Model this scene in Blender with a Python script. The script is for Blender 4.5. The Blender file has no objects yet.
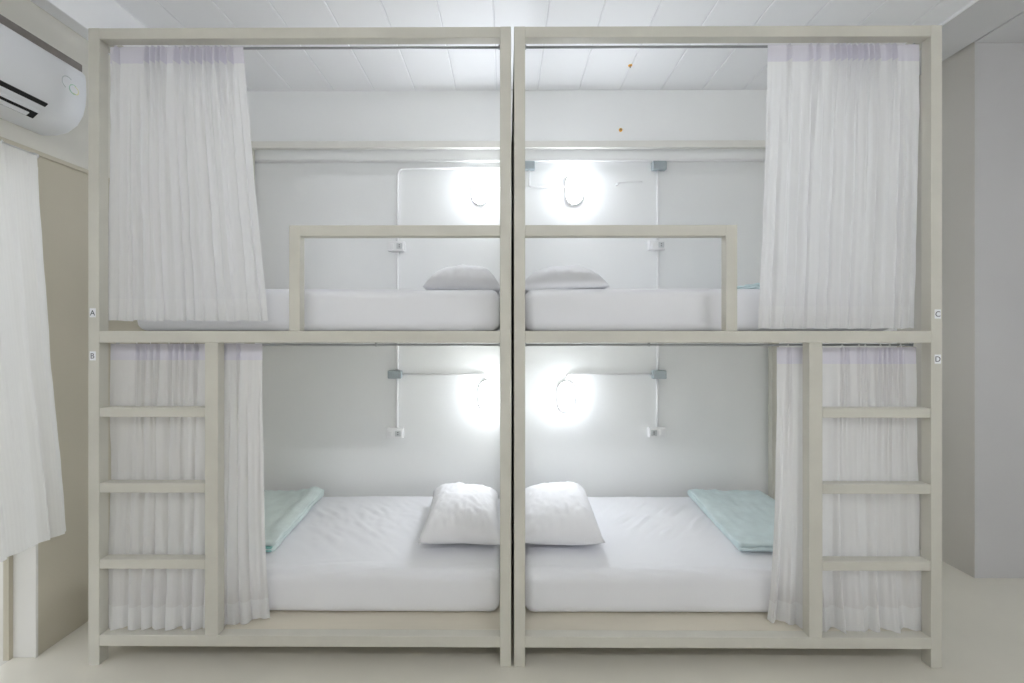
import bpy, bmesh, math, random
from mathutils import Vector, Matrix, noise

# ------------------------------------------------------------------ camera, world, light, exposure
scene = bpy.context.scene
COL = scene.collection
EYE = 1.48                                   # lens height above the floor
cam_data = bpy.data.cameras.new('camera')
cam_data.sensor_width = 36.0
cam_data.lens = 16.0
cam_data.shift_x = 0.0072
cam_data.shift_y = -0.0112
cam_data.clip_start = 0.05
cam = bpy.data.objects.new('camera', cam_data)
COL.objects.link(cam)
cam.location = (0.0, -2.0, EYE)
cam.rotation_euler = (math.radians(90), 0, math.radians(0.3))
scene.camera = cam

world = bpy.data.worlds.new('world')
scene.world = world
world.use_nodes = True
wbg = world.node_tree.nodes['Background']
wbg.inputs['Color'].default_value = (0.93, 0.96, 1.0, 1)
wbg.inputs['Strength'].default_value = 0.62

WALL_LAMP_STRENGTH = 38.0
FILL_TUBE_STRENGTH = 28.5

scene.view_settings.view_transform = 'Standard'
scene.view_settings.look = 'None'
scene.view_settings.gamma = 1.0
scene.view_settings.use_curve_mapping = False
scene.view_settings.exposure = 1.05
try:
    scene.cycles.use_denoising = True
    scene.cycles.denoiser = 'OPENIMAGEDENOISE'
    scene.cycles.max_bounces = 14
    scene.cycles.diffuse_bounces = 8
    scene.cycles.transmission_bounces = 8
    scene.cycles.sample_clamp_indirect = 6.0
except Exception:
    pass

rnd = random.Random(11)

# ------------------------------------------------------------------ materials
def mat(name, color, rough=0.6, var=0.04, scale=6.0, bump=0.0, bump_scale=60.0, metallic=0.0, spec=0.35,
        stretch=(1, 1, 1)):
    m = bpy.data.materials.new(name)
    m.use_nodes = True
    nt = m.node_tree
    b = nt.nodes['Principled BSDF']
    b.inputs['Roughness'].default_value = rough
    b.inputs['Metallic'].default_value = metallic
    b.inputs['Specular IOR Level'].default_value = spec
    tc = nt.nodes.new('ShaderNodeTexCoord')
    mp = nt.nodes.new('ShaderNodeMapping')
    mp.inputs['Scale'].default_value = stretch
    nt.links.new(tc.outputs['Object'], mp.inputs['Vector'])
    n = nt.nodes.new('ShaderNodeTexNoise')
    n.inputs['Scale'].default_value = scale
    n.inputs['Detail'].default_value = 5.0
    nt.links.new(mp.outputs['Vector'], n.inputs['Vector'])
    r = nt.nodes.new('ShaderNodeValToRGB')
    r.color_ramp.elements[0].position = 0.3
    r.color_ramp.elements[1].position = 0.7
    c0 = [max(0, c * (1 - var)) for c in color]
    c1 = [min(1, c * (1 + var)) for c in color]
    r.color_ramp.elements[0].color = (*c0, 1)
    r.color_ramp.elements[1].color = (*c1, 1)
    nt.links.new(n.outputs['Fac'], r.inputs['Fac'])
    nt.links.new(r.outputs['Color'], b.inputs['Base Color'])
    if bump > 0:
        n2 = nt.nodes.new('ShaderNodeTexNoise')
        n2.inputs['Scale'].default_value = bump_scale
        n2.inputs['Detail'].default_value = 4.0
        nt.links.new(mp.outputs['Vector'], n2.inputs['Vector'])
        bp = nt.nodes.new('ShaderNodeBump')
        bp.inputs['Strength'].default_value = bump
        bp.inputs['Distance'].default_value = 0.01
        nt.links.new(n2.outputs['Fac'], bp.inputs['Height'])
        nt.links.new(bp.outputs['Normal'], b.inputs['Normal'])
    return m

def cloth(name, color, trans=0.4, stripes=0.0, stripe_scale=160.0, var=0.02, sheer=0.0):
    """woven cloth: diffuse front, some light passing through, fine vertical weave along U"""
    m = bpy.data.materials.new(name)
    m.use_nodes = True
    nt = m.node_tree
    nt.nodes.remove(nt.nodes['Principled BSDF'])
    out = nt.nodes['Material Output']
    d = nt.nodes.new('ShaderNodeBsdfDiffuse')
    t = nt.nodes.new('ShaderNodeBsdfTranslucent')
    mx = nt.nodes.new('ShaderNodeMixShader')
    mx.inputs['Fac'].default_value = trans
    uv = nt.nodes.new('ShaderNodeUVMap')
    w = nt.nodes.new('ShaderNodeTexWave')
    w.wave_type = 'BANDS'
    w.bands_direction = 'X'
    w.inputs['Scale'].default_value = stripe_scale / 6.283
    w.inputs['Distortion'].default_value = 0.4
    nt.links.new(uv.outputs['UV'], w.inputs['Vector'])
    n = nt.nodes.new('ShaderNodeTexNoise')
    n.inputs['Scale'].default_value = 9.0
    nt.links.new(uv.outputs['UV'], n.inputs['Vector'])
    ad = nt.nodes.new('ShaderNodeMath'); ad.operation = 'MULTIPLY_ADD'
    ad.inputs[1].default_value = stripes
    nt.links.new(w.outputs['Fac'], ad.inputs[0])
    mu = nt.nodes.new('ShaderNodeMath'); mu.operation = 'MULTIPLY'
    mu.inputs[1].default_value = var
    nt.links.new(n.outputs['Fac'], mu.inputs[0])
    nt.links.new(mu.outputs[0], ad.inputs[2])
    r = nt.nodes.new('ShaderNodeMixRGB')
    r.inputs['Color1'].default_value = (*color, 1)
    r.inputs['Color2'].default_value = (*[c * 0.6 for c in color], 1)
    nt.links.new(ad.outputs[0], r.inputs['Fac'])
    nt.links.new(r.outputs['Color'], d.inputs['Color'])
    nt.links.new(r.outputs['Color'], t.inputs['Color'])
    nt.links.new(d.outputs[0], mx.inputs[1])
    nt.links.new(t.outputs[0], mx.inputs[2])
    tr = nt.nodes.new('ShaderNodeBsdfTransparent')
    mx2 = nt.nodes.new('ShaderNodeMixShader')
    mx2.inputs['Fac'].default_value = sheer
    nt.links.new(mx.outputs[0], mx2.inputs[1])
    nt.links.new(tr.outputs[0], mx2.inputs[2])
    nt.links.new(mx2.outputs[0], out.inputs['Surface'])
    return m

def emit(name, color, strength):
    m = bpy.data.materials.new(name)
    m.use_nodes = True
    nt = m.node_tree
    nt.nodes.remove(nt.nodes['Principled BSDF'])
    e = nt.nodes.new('ShaderNodeEmission')
    e.inputs['Color'].default_value = (*color, 1)
    e.inputs['Strength'].default_value = strength
    nt.links.new(e.outputs[0], nt.nodes['Material Output'].inputs['Surface'])
    return m

M = {}
M['wall'] = mat('white_wall_paint', (0.925, 0.935, 0.94), 0.7, 0.012, 2.0, 0.05, 90)
M['wall_grey'] = mat('grey_wall_tone', (0.60, 0.595, 0.605), 0.7, 0.02, 1.5, 0.05, 90)  # darker grey tone for the right wall
M['wall_beige'] = mat('putty_wall_tone', (0.56, 0.52, 0.425), 0.7, 0.02, 1.5, 0.05, 90)
M['wall_upper'] = mat('off_white_wall_tone', (0.70, 0.685, 0.63), 0.7, 0.02, 1.5, 0.05, 90)  # lighter tone for the left wall above the batten
M['wall_return'] = mat('warm_grey_wall_tone', (0.56, 0.54, 0.50), 0.7, 0.02, 1.5, 0.05, 90)  # separate warmer, darker tone for the return wall
M['ceiling'] = mat('ceiling_board_paint', (0.925, 0.93, 0.95), 0.6, 0.012, 2.0, 0.03, 40)
M['ceiling_grey'] = mat('grey_ceiling_tone', (0.68, 0.68, 0.69), 0.6, 0.02, 2.0)  # darker grey tone for the ceiling panels on the right
M['groove'] = mat('groove_paint', (0.82, 0.82, 0.84), 0.7, 0.02, 2.0)
M['floor'] = mat('polished_cement', (0.72, 0.695, 0.62), 0.33, 0.05, 1.3, 0.02, 12, spec=0.45)
M['frame'] = mat('ivory_frame_paint', (0.61, 0.595, 0.535), 0.5, 0.035, 7.0, 0.05, 30, stretch=(1, 1, 1))
M['frame_back'] = mat('pale_frame_paint', (0.80, 0.79, 0.75), 0.5, 0.02, 7.0)
M['ply'] = mat('ivory_plywood', (0.68, 0.635, 0.54), 0.5, 0.05, 4.0, 0.05, 20, stretch=(0.4, 3, 3))
M['sheet'] = mat('white_cotton_sheet', (0.83, 0.835, 0.87), 0.9, 0.01, 4.0, 0.12, 350, spec=0.1)
M['pillow'] = mat('white_pillowcase', (0.84, 0.84, 0.87), 0.9, 0.01, 5.0, 0.15, 300, spec=0.1)
M['towel'] = mat('mint_terry', (0.77, 0.89, 0.91), 0.95, 0.05, 14.0, 0.6, 240, spec=0.05)
M['towel_pale'] = mat('pale_mint_terry', (0.81, 0.91, 0.90), 0.95, 0.05, 14.0, 0.6, 240, spec=0.05)
M['towel_edge'] = mat('teal_towel_band', (0.30, 0.58, 0.56), 0.95, 0.05, 14.0, 0.4, 240, spec=0.05)
M['curtain'] = cloth('white_voile', (0.88, 0.88, 0.89), 0.42, 0.05, 240, sheer=0.06)
M['curtain_ribbed'] = cloth('white_ribbed_voile', (0.86, 0.85, 0.85), 0.42, 0.16, 300, sheer=0.07)
M['hem'] = cloth('doubled_white_voile', (0.87, 0.87, 0.875), 0.36, 0.05, 240, sheer=0.03)
M['heading'] = cloth('lilac_heading_tape', (0.73, 0.715, 0.79), 0.12, 0.05, 200)
M['door_curtain'] = cloth('sheer_door_voile', (0.86, 0.86, 0.85), 0.5, 0.05, 120)
M['steel'] = mat('dull_steel', (0.42, 0.43, 0.45), 0.35, 0.05, 20, metallic=0.9)
M['white_plastic'] = mat('white_plastic', (0.92, 0.92, 0.93), 0.35, 0.01, 4)
M['grey_plastic'] = mat('grey_plastic', (0.42, 0.47, 0.50), 0.5, 0.04, 12)
M['ac_white'] = mat('air_conditioner_plastic', (0.82, 0.84, 0.88), 0.3, 0.01, 3)
M['ac_dark'] = mat('dark_intake', (0.22, 0.20, 0.19), 0.6, 0.08, 20)
M['black'] = mat('black_slot', (0.012, 0.012, 0.014), 0.4, 0.1, 10)
M['ink'] = mat('dark_ink', (0.06, 0.06, 0.08), 0.6, 0.1, 10)
M['sticker'] = mat('white_sticker', (0.86, 0.87, 0.9), 0.5, 0.01, 10)
M['light_grey'] = mat('light_grey_plastic', (0.66, 0.68, 0.69), 0.5, 0.03, 20)
M['bright_steel'] = mat('bright_steel', (0.78, 0.78, 0.78), 0.4, 0.03, 20, metallic=0.35)
M['orange'] = mat('orange_plug', (0.85, 0.45, 0.06), 0.5, 0.05, 20)
M['logo_grey'] = mat('logo_grey', (0.50, 0.54, 0.56), 0.4, 0.03, 20)
M['logo_green'] = mat('logo_green', (0.42, 0.62, 0.50), 0.4, 0.03, 20)
M['logo_yellow'] = mat('logo_yellow', (0.74, 0.72, 0.44), 0.4, 0.03, 20)
M['jamb'] = mat('door_frame_paint', (0.74, 0.73, 0.70), 0.45, 0.02, 4)
M['terrace'] = mat('terrace_cement', (0.62, 0.61, 0.56), 0.8, 0.05, 3)
M['glow'] = emit('lamp_diffuser', (0.89, 0.94, 1.0), WALL_LAMP_STRENGTH)
M['tube'] = emit('fill_tube', (0.965, 0.98, 1.0), FILL_TUBE_STRENGTH)

# ------------------------------------------------------------------ helpers
def obj(name, bm, m, parent=None, smooth=False, loc=None):
    """one mesh object; bm is in world coordinates, its origin is put at loc (or the parent's place)"""
    base = Vector(loc) if loc is not None else (parent.matrix_basis.translation.copy() if parent and parent.parent is None and parent.type == 'EMPTY' else Vector((0, 0, 0)))
    if parent is not None and parent.type == 'MESH':
        r = parent
        while r.parent is not None:
            r = r.parent
        base = r.matrix_basis.translation.copy()
    bmesh.ops.translate(bm, verts=bm.verts, vec=-base)
    bmesh.ops.recalc_face_normals(bm, faces=bm.faces)
    me = bpy.data.meshes.new(name)
    bm.to_mesh(me)
    bm.free()
    me.materials.append(M[m] if isinstance(m, str) else m)
    if smooth:
        for p in me.polygons:
            p.use_smooth = True
    o = bpy.data.objects.new(name, me)
    COL.objects.link(o)
    if parent is not None:
        o.parent = parent
        if parent.type == 'MESH' and parent.parent is None:
            pass
    elif loc is not None:
        o.location = loc
    return o

def thing(name, label, cat, loc, group=None):
    o = bpy.data.objects.new(name, None)
    o.empty_display_size = 0.1
    COL.objects.link(o)
    o.location = loc
    tag(o, label, cat, group)
    return o

def tag(o, label, cat, group=None):
    o['label'] = label
    o['category'] = cat
    if group:
        o['group'] = group
    return o

def struct(name, bm, m, smooth=False):
    o = obj(name, bm, m, None, smooth)
    o['kind'] = 'structure'
    return o

def add_box(bm, x0, x1, y0, y1, z0, z1, bevel=0.0, seg=2):
    r = bmesh.ops.create_cube(bm, size=1.0)
    vs = r['verts']
    for v in vs:
        v.co.x = x0 if v.co.x < 0 else x1
        v.co.y = y0 if v.co.y < 0 else y1
        v.co.z = z0 if v.co.z < 0 else z1
    if bevel > 0:
        es = list({e for v in vs for e in v.link_edges})
        bmesh.ops.bevel(bm, geom=es, offset=bevel, segments=seg, affect='EDGES', profile=0.5)
    return bm

def box(x0, x1, y0, y1, z0, z1, bevel=0.0, seg=2):
    if x0 > x1: x0, x1 = x1, x0
    return add_box(bmesh.new(), x0, x1, y0, y1, z0, z1, bevel, seg)

def add_tube(bm, pts, r, n=10, cap=True):
    pts = [Vector(p) for p in pts]
    rings = []
    up0 = None
    for i, p in enumerate(pts):
        if i == 0: t = pts[1] - pts[0]
        elif i == len(pts) - 1: t = pts[-1] - pts[-2]
        else: t = (pts[i + 1] - pts[i]).normalized() + (pts[i] - pts[i - 1]).normalized()
        t.normalize()
        if up0 is None:
            a = Vector((0, 1, 0)) if abs(t.y) < 0.9 else Vector((1, 0, 0))
        else:
            a = up0
        s = t.cross(a).normalized()
        u = s.cross(t).normalized()
        up0 = u
        rings.append([bm.verts.new(p + (s * math.cos(2 * math.pi * k / n) + u * math.sin(2 * math.pi * k / n)) * r) for k in range(n)])
    for a, b in zip(rings, rings[1:]):
        for k in range(n):
            bm.faces.new((a[k], a[(k + 1) % n], b[(k + 1) % n], b[k]))
    if cap:
        bm.faces.new(rings[0][::-1])
        bm.faces.new(rings[-1])
    return bm

def tube(pts, r, n=10):
    return add_tube(bmesh.new(), pts, r, n)

def rounded_path(pts, rad, seg=6):
    """polyline with rounded elbows"""
    pts = [Vector(p) for p in pts]
    out = [pts[0]]
    for a, b, c in zip(pts, pts[1:], pts[2:]):
        d0 = (a - b).normalized(); d1 = (c - b).normalized()
        p0 = b + d0 * rad; p1 = b + d1 * rad
        for k in range(seg + 1):
            t = k / seg
            out.append(p0 * (1 - t) ** 2 + b * 2 * t * (1 - t) + p1 * t ** 2)
    out.append(pts[-1])
    return out

def prism_x(bm, prof, x0, x1):
    """closed (y, z) profile extruded along x"""
    a = [bm.verts.new((x0, y, z)) for y, z in prof]
    b = [bm.verts.new((x1, y, z)) for y, z in prof]
    n = len(prof)
    for k in range(n):
        bm.faces.new((a[k], a[(k + 1) % n], b[(k + 1) % n], b[k]))
    bm.faces.new(a[::-1]); bm.faces.new(b)
    return bm

def soft_box(x0, x1, y0, y1, z0, z1, rad, nx, ny, nz, disp=None):
    """box with rounded edges, evenly gridded so that it can be rumpled"""
    bm = bmesh.new()
    dims = Vector((x1 - x0, y1 - y0, z1 - z0)); c = Vector(((x0 + x1) / 2, (y0 + y1) / 2, (z0 + z1) / 2))
    cache = {}
    def vert(i, j, k):
        key = (i, j, k)
        if key in cache: return cache[key]
        def even(t, n, L):
            # denser sampling close to the rounded edges
            s = t / n * 2 - 1
            return (s * 0.55 + 0.45 * math.sin(s * math.pi / 2)) * L / 2
        p = Vector((even(i, nx, dims.x), even(j, ny, dims.y), even(k, nz, dims.z)))
        q = Vector([max(-dims[a] / 2 + rad, min(dims[a] / 2 - rad, p[a])) for a in range(3)])
        d = p - q
        if d.length > 1e-9:
            # keep the point on the rounded shell
            d = d.normalized() * rad if d.length > rad else d
        on = []
        p2 = q + d
        # points on a face but inside the core get pushed to the face already
        w = p2 + c
        if disp: w = disp(w, (p2 - q).normalized() if (p2 - q).length > 1e-6 else Vector((0, 0, 1)))
        cache[key] = bm.verts.new(w)
        return cache[key]
    def face(a, b, c_, d):
        try: bm.faces.new((a, b, c_, d))
        except ValueError: pass
    for i in range(nx):
        for j in range(ny):
            for k in (0, nz):
                face(vert(i, j, k), vert(i + 1, j, k), vert(i + 1, j + 1, k), vert(i, j + 1, k))
    for i in range(nx):
        for k in range(nz):
            for j in (0, ny):
                face(vert(i, j, k), vert(i + 1, j, k), vert(i + 1, j, k + 1), vert(i, j, k + 1))
    for j in range(ny):
        for k in range(nz):
            for i in (0, nx):
                face(vert(i, j, k), vert(i, j + 1, k), vert(i, j + 1, k + 1), vert(i, j, k + 1))
    return bm

def fbm(x, y, z=0.0, o=3):
    return noise.fractal(Vector((x, y, z)), 0.6, 2.0, o)

# ------------------------------------------------------------------ the room
WY = 1.27          # wall behind the beds
WL = -2.13         # left wall, room side
WR = 2.79          # short return wall on the right
RY = 0.73          # wall on the right that faces the room
CZ = 3.20          # ceiling
REAR = -4.2
FAR_R = 3.9
DOOR_Y0, DOOR_Y1, DOOR_Z = -1.35, 0.055, 2.22

floor = struct('floor', box(WL - 0.10, FAR_R + 0.1, REAR - 0.1, WY + 0.1, -0.1, 0.0), 'floor')
struct('wall_back', box(WL - 0.1, WR + 0.1, WY, WY + 0.1, 0.0, CZ + 0.05), 'wall')
struct('wall_rear', box(WL - 0.1, FAR_R + 0.1, REAR - 0.1, REAR, 0.0, CZ + 0.05), 'wall')
bm = bmesh.new()
add_box(bm, WL - 0.1, WL, DOOR_Y1, WY, 0, 2.28)
add_box(bm, WL - 0.1, WL, REAR, DOOR_Y0, 0, 2.28)
add_box(bm, WL - 0.1, WL, DOOR_Y0, DOOR_Y1, DOOR_Z, 2.28)
struct('wall_left', bm, 'wall_beige')
struct('wall_left_upper', box(WL - 0.1, WL, REAR, WY, 2.28, CZ + 0.05), 'wall_upper')
bm = bmesh.new()
add_box(bm, WR, WR + 0.1, RY + 0.0005, WY, 0, CZ + 0.05)
struct('wall_return', bm, 'wall_return')
struct('wall_right', box(WR + 0.001, FAR_R + 0.1, RY, RY + 0.1, 0, CZ + 0.05), 'wall_grey')
struct('wall_side', box(FAR_R, FAR_R + 0.1, REAR, RY, 0, CZ + 0.05), 'wall')

# ceiling: backing slab, boards with open joints running into the depth, plain grey panels on the right
ceil = struct('ceiling', box(WL - 0.1, FAR_R + 0.1, REAR - 0.1, WY + 0.1, CZ + 0.006, CZ + 0.12), 'groove')
joints = [-2.06] + [-0.366 + 0.2935 * k for k in range(-5, 10)] + [2.44]
for a, b in zip(joints, joints[1:]):
    obj('ceiling_board', box(a + 0.002, b - 0.002, REAR, WY, CZ, CZ + 0.016, 0.004, 1), 'ceiling', ceil)
obj('ceiling_panel', box(2.446, 2.775, REAR, WY, CZ - 0.008, CZ + 0.016, 0.002, 1), 'ceiling_grey', ceil)
obj('ceiling_panel', box(2.787, FAR_R, REAR, RY, CZ - 0.008, CZ + 0.016, 0.002, 1), 'ceiling_grey', ceil)
struct('trim_1', box(WL, -2.05, REAR, WY, 2.95, CZ + 0.01, 0.003, 1), 'ceiling')            # boxed beam along the left wall
struct('trim_2', box(WL, WL + 0.010, REAR, WY, 2.270, 2.292, 0.003, 1), 'wall_beige')        # batten above the door
struct('trim_3', box(2.433, 2.446, REAR, WY, CZ - 0.014, CZ + 0.012, 0.003, 1), 'ceiling')    # bright strip where boards meet panels

# door opening in the left wall with its frame, terrace beyond
bm = bmesh.new()
jt = 0.012
add_box(bm, WL - 0.104, WL + 0.004, DOOR_Y1 - jt, DOOR_Y1, 0, DOOR_Z, 0.002, 1)
add_box(bm, WL - 0.104, WL + 0.004, DOOR_Y0, DOOR_Y0 + jt, 0, DOOR_Z, 0.002, 1)
add_box(bm, WL - 0.104, WL + 0.004, DOOR_Y0, DOOR_Y1, DOOR_Z - jt, DOOR_Z, 0.002, 1)
door = struct('door_1', bm, 'jamb')
obj('door_stop', box(WL - 0.125, WL - 0.10, DOOR_Y1 - 0.03, DOOR_Y1, 0, DOOR_Z), 'wall_beige', door)
struct('floor_terrace', box(-4.4, WL - 0.10, -3.2, 2.0, -0.12, -0.02), 'terrace')
struct('wall_terrace', box(-4.5, -4.4, -3.2, 2.0, -0.12, 1.05), 'terrace')

# ------------------------------------------------------------------ unseen fill lamps added on the ceiling behind the camera
for lx, txt in ((-0.6, 'nearer the door'), (1.9, 'farther from the door')):
    ly, lz = -2.75, CZ
    t = thing('fill_light', 'white twin tube ceiling light added behind the viewer as fill, ' + txt, 'ceiling light', (lx, ly, lz - 0.09), 'added fill tubes on the ceiling')
    obj('housing', box(lx - 0.62, lx + 0.62, ly - 0.11, ly + 0.11, lz - 0.045, lz - 0.001, 0.008), 'white_plastic', t)
    for dy in (-0.055, 0.055):
        obj('tube', tube([(lx - 0.57, ly + dy, lz - 0.068), (lx + 0.57, ly + dy, lz - 0.068)], 0.016, 12), 'tube', t, True)
        for sd in (-1, 1):
            obj('tube_holder', box(lx + sd * 0.57, lx + sd * 0.60, ly + dy - 0.02, ly + dy + 0.02, lz - 0.09, lz - 0.04, 0.004), 'white_plastic', t)

# ------------------------------------------------------------------ bunk beds
MID = 1.476        # top of the middle rail
LOW = 0.132        # top of the bottom rail
TOP = 2.815        # top of the bed
P = 0.049          # post size
BACK = 1.243       # rear face of the bed frame

def letter_mesh(ch, size, cx, y, cz):
    cu = bpy.data.curves.new('letter', 'FONT')
    cu.body = ch
    cu.size = size
    cu.align_x = 'CENTER'; cu.align_y = 'CENTER'
    cu.extrude = 0.0004
    o = bpy.data.objects.new('letter', cu)
    me = bpy.data.meshes.new_from_object(o)
    bm = bmesh.new(); bm.from_mesh(me)
    bpy.data.objects.remove(o); bpy.data.curves.remove(cu); bpy.data.meshes.remove(me)
    xs = [v.co.x for v in bm.verts]; ys = [v.co.y for v in bm.verts]
    mx, my = (min(xs) + max(xs)) / 2, (min(ys) + max(ys)) / 2
    for v in bm.verts:
        x, yy, z = v.co
        v.co = Vector((cx + x - mx, y - z, cz + yy - my))
    return bm

def bunk(xi, s, L, label, letters, zl):
    """xi: x of the end at the middle of the pair; s: direction of the foot end; L: length"""
    t = thing('bunk_bed', label, 'bunk bed', (xi + s * L / 2, BACK / 2, 0), 'bunk beds')
    def X(u): return xi + s * u
    def bar(name, u0, u1, y0, y1, z0, z1, m='frame', b=0.003, parent=t):
        return obj(name, box(X(u0), X(u1), y0, y1, z0, z1, b), m, parent)
    for u in (0, L - P):
        bar('post', u, u + P, 0, P, 0, TOP)
        bar('post', u, u + P, BACK - P, BACK, 0, TOP)
    e = 0.0008
    for (z0, z1, nm) in ((TOP - P, TOP, 'top_rail'), (MID - 0.052, MID, 'middle_rail'), (LOW - 0.049, LOW, 'bottom_rail')):
        d = -e if z1 == TOP else e
        bar(nm, P - e, L - P + e, e, P - e, z0, z1 + (-e if z1 == TOP else 0))
        bar(nm, P - e, L - P + e, BACK - P + (0.012 if nm == 'top_rail' else e), BACK - e, z0, z1 + (-e if z1 == TOP else 0), 'frame_back' if nm == 'top_rail' else 'frame')
        for u in (0, L - P):
            bar('side_rail', u + e, u + P - e, P, BACK - P, z0, z1 - e)
    for z in (MID, LOW):
        bar('bed_base', P, L - P, P + 0.001, BACK - P - 0.001, z - 0.018, z - 0.0015, 'ply' if z == LOW else 'frame_back', 0.001)  # hidden upper base and bearers made paler to bounce light into the lower bunk
        for k in range(1, 4):
            bar('cross_bearer', L * k / 4 - 0.02, L * k / 4 + 0.02, P + 0.001, BACK - P - 0.001, z - 0.048, z - 0.019, 'frame' if z == LOW else 'frame_back')
    # unseen thin panel added to keep the gap between the two beds dark
    bar('gap_shade_panel', 0.016, 0.026, P + 0.001, BACK - P - 0.001, LOW + 0.002, TOP - P - 0.002, 'frame_back', 0.001)
    # guard in front of the upper mattress
    bar('guard_post', 0.930, 0.980, e * 2, P - e * 2, MID, 1.942)
    bar('guard_rail', P, 0.930 + e, e * 2, P - e * 2, 1.942 - P, 1.942)
    # ladder at the foot end
    bar('ladder_upright', 1.293, 1.352, e, P - e, LOW, MID - 0.052)
    for z in (1.137, 0.803, 0.466):
        bar('ladder_rung', 1.352, L - P, 0.002, P + 0.002, z - 0.042, z)
    # steel curtain rods under the top rail and the middle rail
    for z in (TOP - P + 0.008, MID - 0.052 - 0.012):
        y = 0.084 if z > 2 else 0.092
        rod = obj('curtain_rod', tube([(X(P), y, z), (X(L - P), y, z)], 0.0055, 10), 'steel', t, True)
        for u in ((P + 0.004, L - P - 0.004) if z > 2 else (P + 0.004, 0.62, L - P - 0.004)):
            obj('rod_bracket', box(X(u - 0.004), X(u + 0.004), y - 0.007, y + 0.007, z - 0.007, z + 0.010, 0.001), 'steel', rod)
    # letter stickers on the outer post
    for ch, z in zip(letters, zl):
        cx = X(L - 0.6 * P) if s < 0 else X(L - 0.42 * P)
        cx = X(L - 0.021)
        st = obj('letter_sticker', box(cx - 0.0135, cx + 0.0135, -0.0012, 0.0006, z - 0.02, z + 0.02, 0.0004, 1), 'sticker', t)
        st['label'] = 'white sticker with the letter ' + ch
        obj('letter', letter_mesh(ch, 0.034, cx, -0.0014, z), 'ink', st)
    return t

bunk(0.018, -1, 1.868, 'ivory bunk bed nearest the air conditioner, lettered A and B on its outer post', 'AB', (1.556, 1.366))
bunk(0.031, 1, 1.873, 'ivory bunk bed nearest the grey wall, lettered C and D on its outer post', 'CD', (1.550, 1.353))

# ------------------------------------------------------------------ mattresses with fitted white sheets
def mattress(x0, x1, z, label, seed, rumple):
    y0, y1, h = 0.148, 1.165, 0.196
    cx = (x0 + x1) / 2
    def disp(w, n):
        a = fbm(w.x * 1.2 + seed, w.y * 1.2, w.z * 2) * 0.004
        top = max(0.0, min(1.0, (w.z - z - h * 0.6) / (h * 0.4)))
        # creases fanning over the top, tight ones along the front edge
        ang = 0.75 if x1 < 0.5 else -0.75
        q = w.x * math.cos(ang) + w.y * math.sin(ang)
        pr = -w.x * math.sin(ang) + w.y * math.cos(ang)
        area = math.exp(-(((abs(w.x - cx) - 0.05) / 0.42) ** 2) - ((w.y - 0.75) / 0.32) ** 2)
        c1 = abs(fbm(q * 17 + seed * 3, pr * 3.2, seed)) * 0.016 * area * rumple
        edge = math.exp(-((w.y - y0 - 0.05) / 0.05) ** 2)
        c2 = abs(fbm(w.x * 2.0 + seed, (w.y + 0.12 * w.x * (1 if x1 > 0.5 else -1)) * 30, seed)) * 0.008 * edge * rumple
        w = w + Vector((0, 0, 1)) * (top * (c1 + c2 + 0.006 * math.cos((w.x - cx) / (x1 - x0) * 3.1)) )
        w = w + Vector((n.x * a, n.y * a * 1.5, n.z * a * top))
        w.z = max(w.z, z + 0.0005)
        return w
    o = obj('mattress', soft_box(x0, x1, y0, y1, z, z + h, 0.045, 150, 80, 14, disp), 'sheet', None, True, loc=(cx, (y0 + y1) / 2, z))
    tag(o, label, 'mattress', 'mattresses with white fitted sheets')
    return o
mattress(-1.775, -0.036, MID, 'white sheeted mattress on the upper bunk of the bed beside the air conditioner', 3.1, 0.15)
mattress(0.084, 1.835, MID, 'white sheeted mattress on the upper bunk of the bed beside the grey wall', 8.7, 0.15)
mattress(-1.775, -0.036, LOW, 'white sheeted mattress on the lower bunk of the bed beside the air conditioner', 5.5, 1.0)
mattress(0.084, 1.835, LOW, 'white sheeted mattress on the lower bunk of the bed beside the grey wall', 1.9, 1.0)

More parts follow.
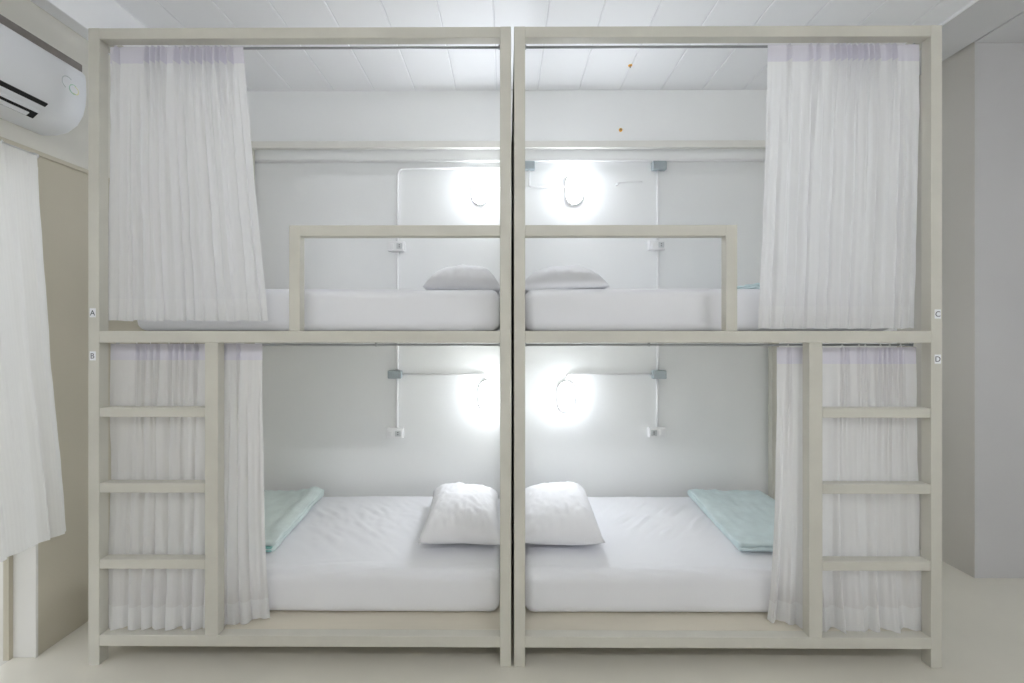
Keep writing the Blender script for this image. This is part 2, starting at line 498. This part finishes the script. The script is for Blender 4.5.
# ------------------------------------------------------------------ pillows
def pillow(cx, cy, z, lx, ly, th, tilt, rz, label, seed, droop=0.0):
    bm = bmesh.new()
    N = 46
    grid = {}
    for side in (1, -1):
        for i in range(N + 1):
            for j in range(N + 1):
                u = i / N * 2 - 1; v = j / N * 2 - 1
                if side < 0 and (i in (0, N) or j in (0, N)):
                    grid[(side, i, j)] = grid[(1, i, j)]
                    continue
                f = (max(0.0, 1 - abs(u) ** 2.6) * max(0.0, 1 - abs(v) ** 2.6)) ** 0.48
                # sides pulled in between the pointed corners
                pin = 1 - 0.07 * (1 - v * v) * abs(u) ** 3
                pin2 = 1 - 0.06 * (1 - u * u) * abs(v) ** 3
                x = u * lx / 2 * pin; y = v * ly / 2 * pin2
                w = abs(fbm(u * 2.6 + seed, v * 2.6, seed)) * 0.020 + abs(fbm((u + v) * 4.5 + seed, (u - v) * 1.3, 2)) * 0.014
                near = max(abs(u), abs(v))
                zz = side * th / 2 * f * (1.12 if side > 0 else 0.88) + (side * w * (0.3 + 0.7 * near) * f if side > 0 else 0)
                zz += 0.012 * math.sin(u * 2.1 + seed) * math.cos(v * 1.7 + seed)
                # pinned corners settle onto the sheet
                zz -= droop * near ** 4
                grid[(side, i, j)] = bm.verts.new((x, y, zz))
    for side in (1, -1):
        for i in range(N):
            for j in range(N):
                q = [grid[(side, i, j)], grid[(side, i + 1, j)], grid[(side, i + 1, j + 1)], grid[(side, i, j + 1)]]
                try: bm.faces.new(q if side > 0 else q[::-1])
                except ValueError: pass
    rot = Matrix.Rotation(rz, 4, 'Z') @ Matrix.Rotation(tilt, 4, 'Y')
    bmesh.ops.transform(bm, matrix=rot, verts=bm.verts)
    # rest on the sheet: press the underside flat
    zs = sorted(v.co.z for v in bm.verts)
    low = zs[int(len(zs) * 0.10)]
    for v in bm.verts:
        if v.co.z < low: v.co.z = low
        v.co += Vector((cx, cy, z - low))
    o = obj('pillow', bm, 'pillow', None, True, loc=(cx, cy, z))
    tag(o, label, 'pillow', 'white pillows')
    return o
UZ = MID + 0.196 + 0.006; LZ = LOW + 0.196 + 0.006
pillow(-0.243, 0.72, UZ, 0.42, 0.62, 0.16, 0.04, 0.02, 'white pillow on the upper bunk of the bed beside the air conditioner', 1.3, 0.04)
pillow(0.305, 0.66, UZ, 0.47, 0.62, 0.145, -0.02, -0.03, 'white pillow on the upper bunk of the bed beside the grey wall', 4.2, 0.04)
pillow(-0.254, 0.665, LZ, 0.43, 0.70, 0.20, 0.05, 0.05, 'white pillow on the lower bunk of the bed beside the air conditioner', 7.7, 0.02)
pillow(0.288, 0.665, LZ, 0.44, 0.70, 0.20, -0.03, -0.03, 'white pillow on the lower bunk of the bed beside the grey wall', 2.8, 0.02)

# ------------------------------------------------------------------ folded mint towels
def towel(x0, x1, y0, y1, z, label, m, seed, layers=3, t=0.013, ridge=0.0, ridge_s=1):
    """a blanket folded to and fro, open folds at the front; x0/x1 given at the front and at the rear"""
    prof = []
    r = t * 0.55
    zc = z + t / 2
    path = []
    for k in range(layers):
        zz = zc + k * t * 1.08
        ys = [y0 + r + (0.012 if k % 2 else 0.0), y1 - r]
        seq = ys[::-1] if k % 2 == 0 else ys
        nseg = 26
        for q in range(nseg + 1):
            path.append((seq[0] + (seq[1] - seq[0]) * q / nseg, zz))
        if k < layers - 1:
            end = seq[1]; sg = 1 if seq[1] > seq[0] else -1
            for q in range(1, 6):
                a = -math.pi / 2 + math.pi * q / 6
                path.append((end + sg * math.cos(a) * t * 0.5, zz + t * 0.54 + math.sin(a) * t * 0.54))
    bm = bmesh.new()
    NX = 40
    rows = []
    for (y, zz) in path:
        row = []
        fy = (y - y0) / (y1 - y0)
        for i in range(NX + 1):
            f = i / NX
            a = x0[0] + (x0[1] - x0[0]) * fy; b = x1[0] + (x1[1] - x1[0]) * fy
            x = a + (b - a) * f
            lift = (zz - z) / (layers * t)
            w = fbm(x * 5 + seed, y * 5, seed) * 0.010 * lift + abs(fbm(x * 12 + seed, y * 10, 1)) * 0.012 * lift
            g = f if ridge_s > 0 else 1 - f
            w += ridge * lift * math.exp(-((g - 0.88) / 0.10) ** 2) * (0.5 + 0.5 * fy)
            yy = y + fbm(x * 3 + seed, zz * 40) * 0.006
            row.append(bm.verts.new((x + fbm(y * 4, zz * 60 + seed) * 0.008, yy, zz + w)))
        rows.append(row)
    for ra, rb in zip(rows, rows[1:]):
        for i in range(NX):
            bm.faces.new((ra[i], ra[i + 1], rb[i + 1], rb[i]))
    cx, cy = (x0[0] + x1[0]) / 2, (y0 + y1) / 2
    o = obj('folded_towel', bm, m, None, True, loc=(cx, cy, z))
    sm = o.modifiers.new('thickness', 'SOLIDIFY'); sm.thickness = t * 0.86; sm.offset = 0
    tag(o, label, 'towel', 'mint towels folded at the foot ends')
    return o
towel((1.195, 1.245), (1.70, 1.74), 0.335, 1.145, LZ + 0.010, 'flat folded mint green towel on the lower bunk of the bed beside the grey wall', 'towel', 2.2, 3, 0.010)
tw = towel((-1.70, -1.74), (-1.195, -1.265), 0.33, 1.14, LZ + 0.008, 'rumpled pale mint towel on the lower bunk of the bed beside the air conditioner', 'towel_pale', 6.1, 3, 0.010, 0.024, 1)
# teal woven band along the open folds of the paler towel
for k in range(2):
    obj('woven_band', soft_box(-1.60, -1.205, 0.318, 0.345, LZ + 0.012 + k * 0.014, LZ + 0.018 + k * 0.014, 0.003, 16, 4, 3), 'towel_edge', tw, True)
towel((1.285, 1.31), (1.70, 1.74), 0.34, 1.10, UZ + 0.006, 'mint green towel mostly hidden by the curtain on the upper bunk beside the grey wall', 'towel', 9.4, 3, 0.011)

# ------------------------------------------------------------------ curtains
def lerp_path(pts, u):
    for (a, pa), (b, pb) in zip(pts, pts[1:]):
        if u <= b:
            f = (u - a) / (b - a)
            return tuple(p + (q - p) * f for p, q in zip(pa, pb))
    return pts[-1][1]

def curtain(name, top, bot, ztop, zbot, label, cat, seed, folds=15, amp=(0.012, 0.024), fabric='curtain', head=0.075,
            hem=0.10, pinches=None, NU=300, NV=44, group='bunk curtains', hem_wave=0.006, heading='heading', width=1.0, headamp=0.028, ykick=False, fine_amp=0.10):
    """top/bot: [(u, (x, y)), ...] plan of the cloth at the rod and at the hem"""
    R = random.Random(seed)
    ph = [R.uniform(0, 6.28) for _ in range(8)]
    pinches = pinches or [(k + 0.5 + R.uniform(-0.25, 0.25)) / 11 for k in range(11)]
    # irregular fold spacing
    cuts = [0.0]
    for k in range(folds): cuts.append(cuts[-1] + R.uniform(0.55, 1.5))
    cuts = [c / cuts[-1] for c in cuts]
    hts = [R.uniform(0.45, 1.0) for _ in range(folds)]
    def foldwave(u, sharp):
        for k in range(folds):
            if u <= cuts[k + 1] or k == folds - 1:
                f = (u - cuts[k]) / (cuts[k + 1] - cuts[k])
                f = max(0.0, min(1.0, f))
                s = math.sin(math.pi * f)
                return hts[k] * (abs(s) ** sharp) - 0.35
    bm = bmesh.new()
    uvl = bm.loops.layers.uv.new('UVMap')
    H = ztop - zbot
    nh = 9; nm = 3
    vs = [head / H * k / nh for k in range(nh + 1)]
    vs += [head / H + (1 - (head + hem) / H) * k / NV for k in range(1, NV + 1)]
    vs += [1 - hem / H + hem / H * k / 6 for k in range(1, 7)]
    rows = []
    for v in vs:
        row = []
        for i in range(NU + 1):
            u = i / NU
            e = v ** 1.15
            tp = lerp_path(top, u); bp = lerp_path(bot, u)
            x = tp[0] + (bp[0] - tp[0]) * e; y = tp[1] + (bp[1] - tp[1]) * (v ** 4 if ykick else e)
            tp2 = lerp_path(top, min(1, u + 0.01)); tp0 = lerp_path(top, max(0, u - 0.01))
            bp2 = lerp_path(bot, min(1, u + 0.01)); bp0 = lerp_path(bot, max(0, u - 0.01))
            d = Vector((tp2[0] - tp0[0], tp2[1] - tp0[1])) * (1 - e) + Vector((bp2[0] - bp0[0], bp2[1] - bp0[1])) * e
            d.normalize()
            nrm = Vector((d.y, -d.x))
            # pleats pinched by the heading tape, opening out into soft folds below
            ed = min(1.0, min(u, 1 - u) / 0.03)
            pin = 0.0
            for p in pinches:
                pin += math.exp(-((u - p) / 0.0075) ** 2) - 0.5 * math.exp(-((u - p - 0.013) / 0.008) ** 2)
            zh = H * v
            hfade = 1.0 if zh < head else math.exp(-((zh - head) / 0.16))
            off = headamp * pin * hfade * (0.75 + 0.25 * min(1, zh / head))
            if zh < 0.02: off *= 0.55 + 0.45 * zh / 0.02
            a = amp[0] + (amp[1] - amp[0]) * (v ** 3.5 if ykick else e)
            open_ = min(1.0, max(0.0, (zh - head * 0.3) / 0.28))
            uu = u + 0.004 * math.sin(v * 3.5 + ph[0])
            fw = foldwave(uu, 1.15)
            fine = fine_amp * (math.sin(uu * folds * 9.1 + ph[1] + 0.7 * math.sin(v * 4 + ph[2])) + 0.5 * math.sin(uu * folds * 17.7 + ph[3]))
            off += a * open_ * (fw + fine * (1 - 0.4 * e)) * (0.35 + 0.65 * ed)
            off += 0.008 * open_ * fbm(u * 5 + seed, v * 3, seed) 
            side = 0.004 * open_ * math.sin(uu * folds * 6.28 + ph[4])
            z = ztop - zh
            if zh > H - hem * 0.9:
                z += hem_wave * (fw * 0.8 + 0.5 * math.sin(uu * 40 + ph[5])) * ((zh - H + hem * 0.9) / (hem * 0.9))
            px, py = x + nrm.x * off + d.x * side, y + nrm.y * off + d.y * side
            if group == 'bunk curtains':
                # the cloth hangs behind posts, ladder rungs and the ladder upright
                if px < -1.799 or px > 1.853: py = max(py, 0.053)
                if ykick and (z > 0.41 or -1.34 < px < -1.27 or 1.318 < px < 1.389): py = max(py, 0.055)
            row.append(bm.verts.new((px, py, z)))
        rows.append(row)
    allv = rows
    def part(r0, r1):
        b2 = bmesh.new()
        l2 = b2.loops.layers.uv.new('UVMap')
        vv = [[b2.verts.new(allv[r][i].co) for i in range(NU + 1)] for r in range(r0, r1 + 1)]
        for r in range(r1 - r0):
            for i in range(NU):
                f = b2.faces.new((vv[r][i], vv[r][i + 1], vv[r + 1][i + 1], vv[r + 1][i]))
                for lp, (a, c) in zip(f.loops, ((i, r), (i + 1, r), (i + 1, r + 1), (i, r + 1))):
                    lp[l2].uv = (a / NU * width, 1 - vs[r0 + c] * H)
        return b2
    loc = (sum(bp[1][0] for bp in bot) / len(bot), sum(bp[1][1] for bp in bot) / len(bot), zbot)
    t = thing(name, label, cat, loc, group)
    n = len(vs) - 1
    obj('heading_tape', part(0, nh), heading, t, True)
    obj('fabric', part(nh, n - 6), fabric, t, True)
    obj('hem', part(n - 6, n), 'hem' if fabric != 'door_curtain' else fabric, t, True)
    # hooks carrying the heading on the rod
    for k, p in enumerate(pinches[::2]):
        x, y = lerp_path(top, p)
        obj('curtain_hook', tube([(x, y, ztop - 0.012), (x, y - 0.004, ztop + 0.004), (x, y, ztop + 0.014), (x, y + 0.004, ztop + 0.008)], 0.0022, 6), 'white_plastic', t, True)
    bm.free()
    return t

R = random.Random(4)
zr = TOP - P - 0.013
zr2 = MID - 0.052 - 0.012
curtain('bunk_curtain', [(0, (-1.797, 0.052)), (1, (-1.193, 0.052))], [(0, (-1.832, 0.066)), (1, (-1.095, 0.070))], zr + 0.009, 1.522,
        'white curtain gathered at the upper bunk with the letter A', 'curtain', 21, 15, (0.012, 0.026),
        pinches=[0.05, 0.28, 0.325, 0.37, 0.40, 0.50, 0.565, 0.62, 0.66, 0.72, 0.74, 0.80, 0.84, 0.90], hem_wave=0.004, width=1.4)
curtain('bunk_curtain', [(0, (1.172, 0.052)), (1, (1.851, 0.052))], [(0, (1.135, 0.066)), (1, (1.835, 0.064))], zr + 0.009, 1.487,
        'white curtain gathered at the upper bunk with the letter C', 'curtain', 35, 14, (0.012, 0.024),
        pinches=[0.14, 0.28, 0.33, 0.42, 0.46, 0.50, 0.535, 0.57, 0.61, 0.645, 0.68, 0.72, 0.79, 0.83], hem_wave=0.004, width=1.4)
# lower curtains run behind the ladder upright and turn in towards the mattress at their free edge
curtain('bunk_curtain', [(0, (-1.81, 0.068)), (0.62, (-1.33, 0.068)), (1, (-1.115, 0.068))],
        [(0, (-1.815, 0.042)), (0.60, (-1.36, 0.046)), (0.74, (-1.28, 0.060)), (1, (-1.105, 0.122))], zr2 + 0.006, 0.136,
        'white ribbed curtain behind the ladder of the bed beside the air conditioner', 'curtain', 52, 13, (0.010, 0.036), 'curtain_ribbed',
        pinches=[0.16, 0.19, 0.24, 0.27, 0.35, 0.385, 0.42, 0.45, 0.50, 0.58, 0.80], hem_wave=0.010, width=1.4, ykick=True)
curtain('bunk_curtain', [(0, (1.222, 0.068)), (0.38, (1.42, 0.068)), (1, (1.85, 0.068))],
        [(0, (1.205, 0.122)), (0.24, (1.345, 0.060)), (0.40, (1.44, 0.046)), (1, (1.865, 0.042))], zr2 - 0.010, 0.136,
        'white ribbed curtain behind the ladder of the bed beside the grey wall', 'curtain', 77, 9, (0.010, 0.054), 'curtain_ribbed',
        pinches=[0.10, 0.30, 0.52, 0.54, 0.63, 0.65, 0.67, 0.74, 0.77, 0.80, 0.83, 0.87, 0.90], hem_wave=0.010, width=1.4, ykick=True)
# short sheer curtain over the door in the left wall
rod = thing('door_curtain_rod', 'steel rod above the door below the air conditioner', 'curtain rod', (WL + 0.06, -0.7, 2.250))
obj('rod', tube([(WL + 0.045, -1.5, 2.250), (WL + 0.045, -0.005, 2.250)], 0.009, 12), 'bright_steel', rod, True)
for y in (-1.44, -0.03):
    br = obj('bracket', tube([(WL, y, 2.250), (WL + 0.045, y, 2.250)], 0.006, 8), 'bright_steel', rod, True)
    obj('bracket_plate', box(WL, WL + 0.004, y - 0.018, y + 0.018, 2.225, 2.262, 0.001, 1), 'bright_steel', br)
obj('finial', tube([(WL + 0.045, -0.006, 2.250), (WL + 0.045, 0.006, 2.250)], 0.012, 12), 'bright_steel', rod, True)
curtain('door_curtain', [(0, (WL + 0.075, -1.48)), (1, (WL + 0.075, -0.02))], [(0, (WL + 0.085, -1.46)), (0.91, (WL + 0.085, 0.010)), (1, (WL + 0.085, 0.105))],
        2.240, 0.545, 'short sheer white curtain hanging over the door in the left wall', 'curtain', 91, 18, (0.010, 0.030), 'door_curtain',
        hem=0.05, pinches=[k / 16 + 0.03 for k in range(16)], group=None, heading='door_curtain', width=2.5, hem_wave=0.004, headamp=0.006)

# ------------------------------------------------------------------ air conditioner on the left wall
AY0, AY1 = -0.80, 0.086
ac = thing('air_conditioner', 'white wall mounted air conditioner above the door', 'air conditioner', (WL, (AY0 + AY1) / 2, 2.37))
def ac_profile():
    return [(WL, 2.372), (WL + 0.06, 2.372), (WL + 0.115, 2.385), (WL + 0.160, 2.418), (WL + 0.186, 2.462), (WL + 0.198, 2.51), (WL + 0.202, 2.56), (WL + 0.200, 2.62), (WL + 0.196, 2.648), (WL + 0.188, 2.657), (WL, 2.657)]
bm = bmesh.new()
prof = ac_profile()
ends = [(AY0, 0.93), (AY0 + 0.012, 1.0), (AY1 - 0.016, 1.0), (AY1 - 0.005, 0.98), (AY1, 0.93)]
rings = []
zc = 2.52
for y, k in ends:
    rings.append([bm.verts.new((WL + (x - WL) * k, y, zc + (z - zc) * (0.5 + 0.5 * k))) for x, z in prof])
n = len(prof)
for a, b in zip(rings, rings[1:]):
    for i in range(n):
        bm.faces.new((a[i], a[(i + 1) % n], b[(i + 1) % n], b[i]))
bm.faces.new(rings[0]); bm.faces.new(rings[-1][::-1])
body = obj('casing', bm, 'ac_white', ac, True)
em = body.modifiers.new('edges', 'EDGE_SPLIT'); em.split_angle = math.radians(35)
obj('intake_grille', box(WL, WL + 0.170, AY0 + 0.02, AY1 + 0.006, 2.655, 2.704, 0.004), 'ac_dark', ac)
# air outlet: dark slot set in the lower curve with two louvres
def strip(y0, y1, a, b, lift, th):
    (xa, za), (xb, zb) = a, b
    d = Vector((xb - xa, 0, zb - za)).normalized(); nn = Vector((d.z, 0, -d.x))
    if nn.x < 0: nn = -nn
    bm = bmesh.new()
    q = []
    for y in (y0, y1):
        for (x, z) in (a, b):
            for l in (lift, lift + th):
                q.append(bm.verts.new(Vector((x, y, z)) + nn * l))
    bmesh.ops.convex_hull(bm, input=bm.verts)
    return bm
VY = -0.075
slot = obj('air_outlet', strip(AY0 + 0.06, VY, (WL + 0.110, 2.383), (WL + 0.176, 2.444), -0.009, 0.014), 'black', ac)
obj('louvre', strip(AY0 + 0.07, VY - 0.012, (WL + 0.139, 2.4065), (WL + 0.145, 2.412), 0.0035, 0.007), 'ac_white', slot)
obj('louvre', strip(AY0 + 0.07, VY - 0.03, (WL + 0.112, 2.3845), (WL + 0.126, 2.3955), 0.0035, 0.004), 'ac_white', slot)
# emblem: two open rings, one behind the other
def arc(yc, zc_, r, a0, a1, w=0.004, x=WL + 0.2005, n=14):
    bm = bmesh.new()
    rows = []
    for k in range(n + 1):
        a = math.radians(a0 + (a1 - a0) * k / n)
        row = []
        for rr in (r - w / 2, r + w / 2):
            for dx in (0, 0.0015):
                row.append(bm.verts.new((x + dx, yc + rr * math.cos(a), zc_ + rr * math.sin(a))))
        rows.append(row)
    for a, b in zip(rows, rows[1:]):
        for i, j in ((0, 1), (1, 3), (3, 2), (2, 0)):
            bm.faces.new((a[i], a[j], b[j], b[i]))
    bm.faces.new(rows[0]); bm.faces.new(rows[-1][::-1])
    return bm
em = obj('emblem', arc(-0.012, 2.566, 0.026, 50, 250), 'logo_grey', ac)
obj('emblem_ring', arc(0.016, 2.550, 0.020, 60, 300), 'logo_green', em)
obj('emblem_tail', arc(0.022, 2.548, 0.016, -120, 100), 'logo_yellow', em)

# ------------------------------------------------------------------ electrics on the wall behind the beds
WP = WY - 0.012
def lamp(x, z, label):
    t = thing('wall_lamp', label, 'wall lamp', (x, WY, z), 'oval bulkhead lamps')
    def stadium(w, h, y0, y1, inset, n=12):
        bm = bmesh.new()
        rings = []
        for y, k in ((y0, 0.0), (y0 + (y1 - y0) * 0.6, 0.0), (y0 + (y1 - y0) * 0.85, inset * 0.4), (y1, inset)):
            r = w / 2 - k; c = h / 2 - w / 2
            ring = []
            for q in range(n + 1):
                a = math.pi * q / n
                ring.append(bm.verts.new((x + r * math.cos(a), y, z + c + r * math.sin(a))))
            for q in range(n + 1):
                a = math.pi + math.pi * q / n
                ring.append(bm.verts.new((x + r * math.cos(a), y, z - c + r * math.sin(a))))
            rings.append(ring)
        m = len(rings[0])
        for a, b in zip(rings, rings[1:]):
            for i in range(m):
                bm.faces.new((a[i], a[(i + 1) % m], b[(i + 1) % m], b[i]))
        bm.faces.new(rings[0][::-1]); bm.faces.new(rings[-1])
        return bm
    obj('base', stadium(0.122, 0.218, WY, WY - 0.046, 0.004), 'white_plastic', t, False)
    obj('diffuser', stadium(0.108, 0.200, WY - 0.0465, WY - 0.070, 0.034), 'glow', t, True)
    return t
lamp(-0.190, 2.478, 'lit oval wall lamp above the upper bunk of the bed beside the air conditioner')
lamp(0.478, 2.478, 'lit oval wall lamp above the upper bunk of the bed beside the grey wall')
lamp(-0.140, 1.015, 'lit oval wall lamp above the lower bunk of the bed beside the air conditioner')
lamp(0.420, 1.008, 'lit oval wall lamp above the lower bunk of the bed beside the grey wall')

def pipe(pts, r, label, rad=0.04):
    bm = tube(rounded_path(pts, rad) if len(pts) > 2 else pts, r, 10)
    o = obj('conduit_pipe', bm, 'white_plastic', None, True, loc=pts[0])
    tag(o, label, 'conduit', 'white conduits on the wall behind the beds')
    return o
pipe([(WL, WP, 2.692), (WR, WP, 2.692)], 0.011, 'long level white conduit running along the wall above all the lamps')
pipe([(0.13, WP, 2.640), (-0.785, WP, 2.640), (-0.785, WP, 2.115)], 0.010, 'white conduit bending down to the upper socket of the bed beside the air conditioner', 0.06)
pipe([(-0.785, WP, 2.04), (-0.785, WP, 1.19)], 0.010, 'upright white conduit from the upper socket to the grey box beside the air conditioner bed')
pipe([(-0.788, WP, 1.14), (-0.788, WP, 0.78)], 0.010, 'short upright white conduit above the lower socket of the bed beside the air conditioner')
pipe([(-0.745, WP, 1.163), (-0.15, WP, 1.163), (-0.15, WP, 1.122)], 0.008, 'level white conduit feeding the lower lamp of the bed beside the air conditioner', 0.03)
pipe([(1.078, WP, 2.62), (1.078, WP, 2.115)], 0.010, 'upright white conduit above the upper socket of the bed beside the grey wall')
pipe([(1.078, WP, 2.05), (1.078, WP, 1.19)], 0.010, 'upright white conduit from the upper socket to the grey box beside the grey wall')
pipe([(1.075, WP, 1.14), (1.075, WP, 0.79)], 0.010, 'short upright white conduit above the lower socket of the bed beside the grey wall')
pipe([(1.035, WP, 1.166), (0.425, WP, 1.166), (0.425, WP, 1.115)], 0.008, 'level white conduit feeding the lower lamp of the bed beside the grey wall', 0.04)
pipe([(0.158, WP, 2.625), (0.158, WP, 2.505), (0.42, WP, 2.505)], 0.008, 'white conduit dropping from the middle grey box to the upper lamp beside the grey wall', 0.02)
pipe([(0.14, WP, 2.50), (-0.135, WP, 2.50)], 0.006, 'thin white conduit between the two upper wall lamps')

def jbox(x, z, w, h, label):
    t = thing('junction_box', label, 'junction box', (x, WY, z), 'grey junction boxes')
    lid_y = WY - 0.045
    obj('body', box(x - w / 2, x + w / 2, lid_y, WY, z - h / 2, z + h / 2, 0.005), 'grey_plastic', t)
    lid = obj('lid', box(x - w / 2 + 0.004, x + w / 2 - 0.004, lid_y - 0.004, lid_y, z - h / 2 + 0.004, z + h / 2 - 0.004, 0.0015, 1), 'grey_plastic', t)
    for sx in (-1, 1):
        obj('screw', tube([(x + sx * (w / 2 - 0.012), lid_y - 0.006, z), (x + sx * (w / 2 - 0.012), lid_y - 0.003, z)], 0.004, 8), 'steel', lid)
jbox(0.151, 2.650, 0.092, 0.058, 'grey junction box between the two upper wall lamps')
jbox(1.082, 2.648, 0.098, 0.062, 'grey junction box on the long conduit above the upper socket beside the grey wall')
jbox(-0.800, 1.163, 0.096, 0.056, 'grey junction box above the lower bunk of the bed beside the air conditioner')
jbox(1.082, 1.163, 0.096, 0.060, 'grey junction box above the lower bunk of the bed beside the grey wall')

def socket(x, z, label, flip=1):
    t = thing('wall_socket', label, 'socket', (x, WY, z), 'white wall sockets')
    w, h = 0.118, 0.070
    obj('back_box', box(x - w / 2, x + w / 2, WY - 0.038, WY, z - h / 2, z + h / 2, 0.004), 'white_plastic', t)
    pl = obj('cover_plate', box(x - w / 2 + 0.003, x + w / 2 - 0.003, WY - 0.044, WY - 0.038, z - h / 2 + 0.003, z + h / 2 - 0.003, 0.002), 'white_plastic', t)
    f = obj('outlet', box(x + flip * 0.006, x + flip * 0.046, WY - 0.047, WY - 0.0435, z - 0.020, z + 0.020, 0.001, 1), 'light_grey', pl)
    f['label'] = 'grey outlet face'
    for dz in (-0.007, 0.007):
        obj('slot', box(x + flip * 0.026 - 0.004, x + flip * 0.026 + 0.004, WY - 0.048, WY - 0.0465, z + dz - 0.0025, z + dz + 0.0025), 'black', pl)
    obj('switch_rocker', box(x - flip * 0.040, x - flip * 0.014, WY - 0.050, WY - 0.0435, z - 0.018, z + 0.018, 0.003), 'white_plastic', pl)
socket(-0.790, 2.077, 'white wall socket above the upper mattress of the bed beside the air conditioner', 1)
socket(1.066, 2.083, 'white wall socket above the upper mattress of the bed beside the grey wall', 1)
socket(-0.800, 0.745, 'white wall socket above the lower mattress of the bed beside the air conditioner', 1)
socket(1.066, 0.752, 'white wall socket above the lower mattress of the bed beside the grey wall', -1)

# loose end of wire on a hook, and two orange screw plugs
t = thing('wire_stub', 'thin loose wire on a small hook beside the upper lamp near the grey wall', 'wire', (0.79, WY, 2.522))
obj('hook', tube([(0.785, WY, 2.522), (0.785, WY - 0.03, 2.522), (0.785, WY - 0.035, 2.535)], 0.007, 8), 'white_plastic', t, True)
obj('wire', tube([(0.785, WY - 0.03, 2.525), (0.85, WY - 0.02, 2.533), (0.92, WY - 0.012, 2.54), (0.97, WY - 0.004, 2.542)], 0.003, 6), 'white_plastic', t, True)
def plug(c, axis, label):
    c = Vector(c); a = Vector(axis)
    t = thing('screw_plug', label, 'screw plug', c, 'orange screw plugs')
    obj('collar', tube([c, c + a * 0.004], 0.013, 12), 'orange', t)
    obj('screw_tip', tube([c + a * 0.003, c + a * 0.016], 0.004, 8), 'ac_dark', t)
plug((0.815, WY, 2.915), (0, -1, 0), 'small orange screw plug in the wall above the long conduit')
plug((0.80, 0.96, CZ), (0, 0, -1), 'small orange screw plug in the ceiling boards')
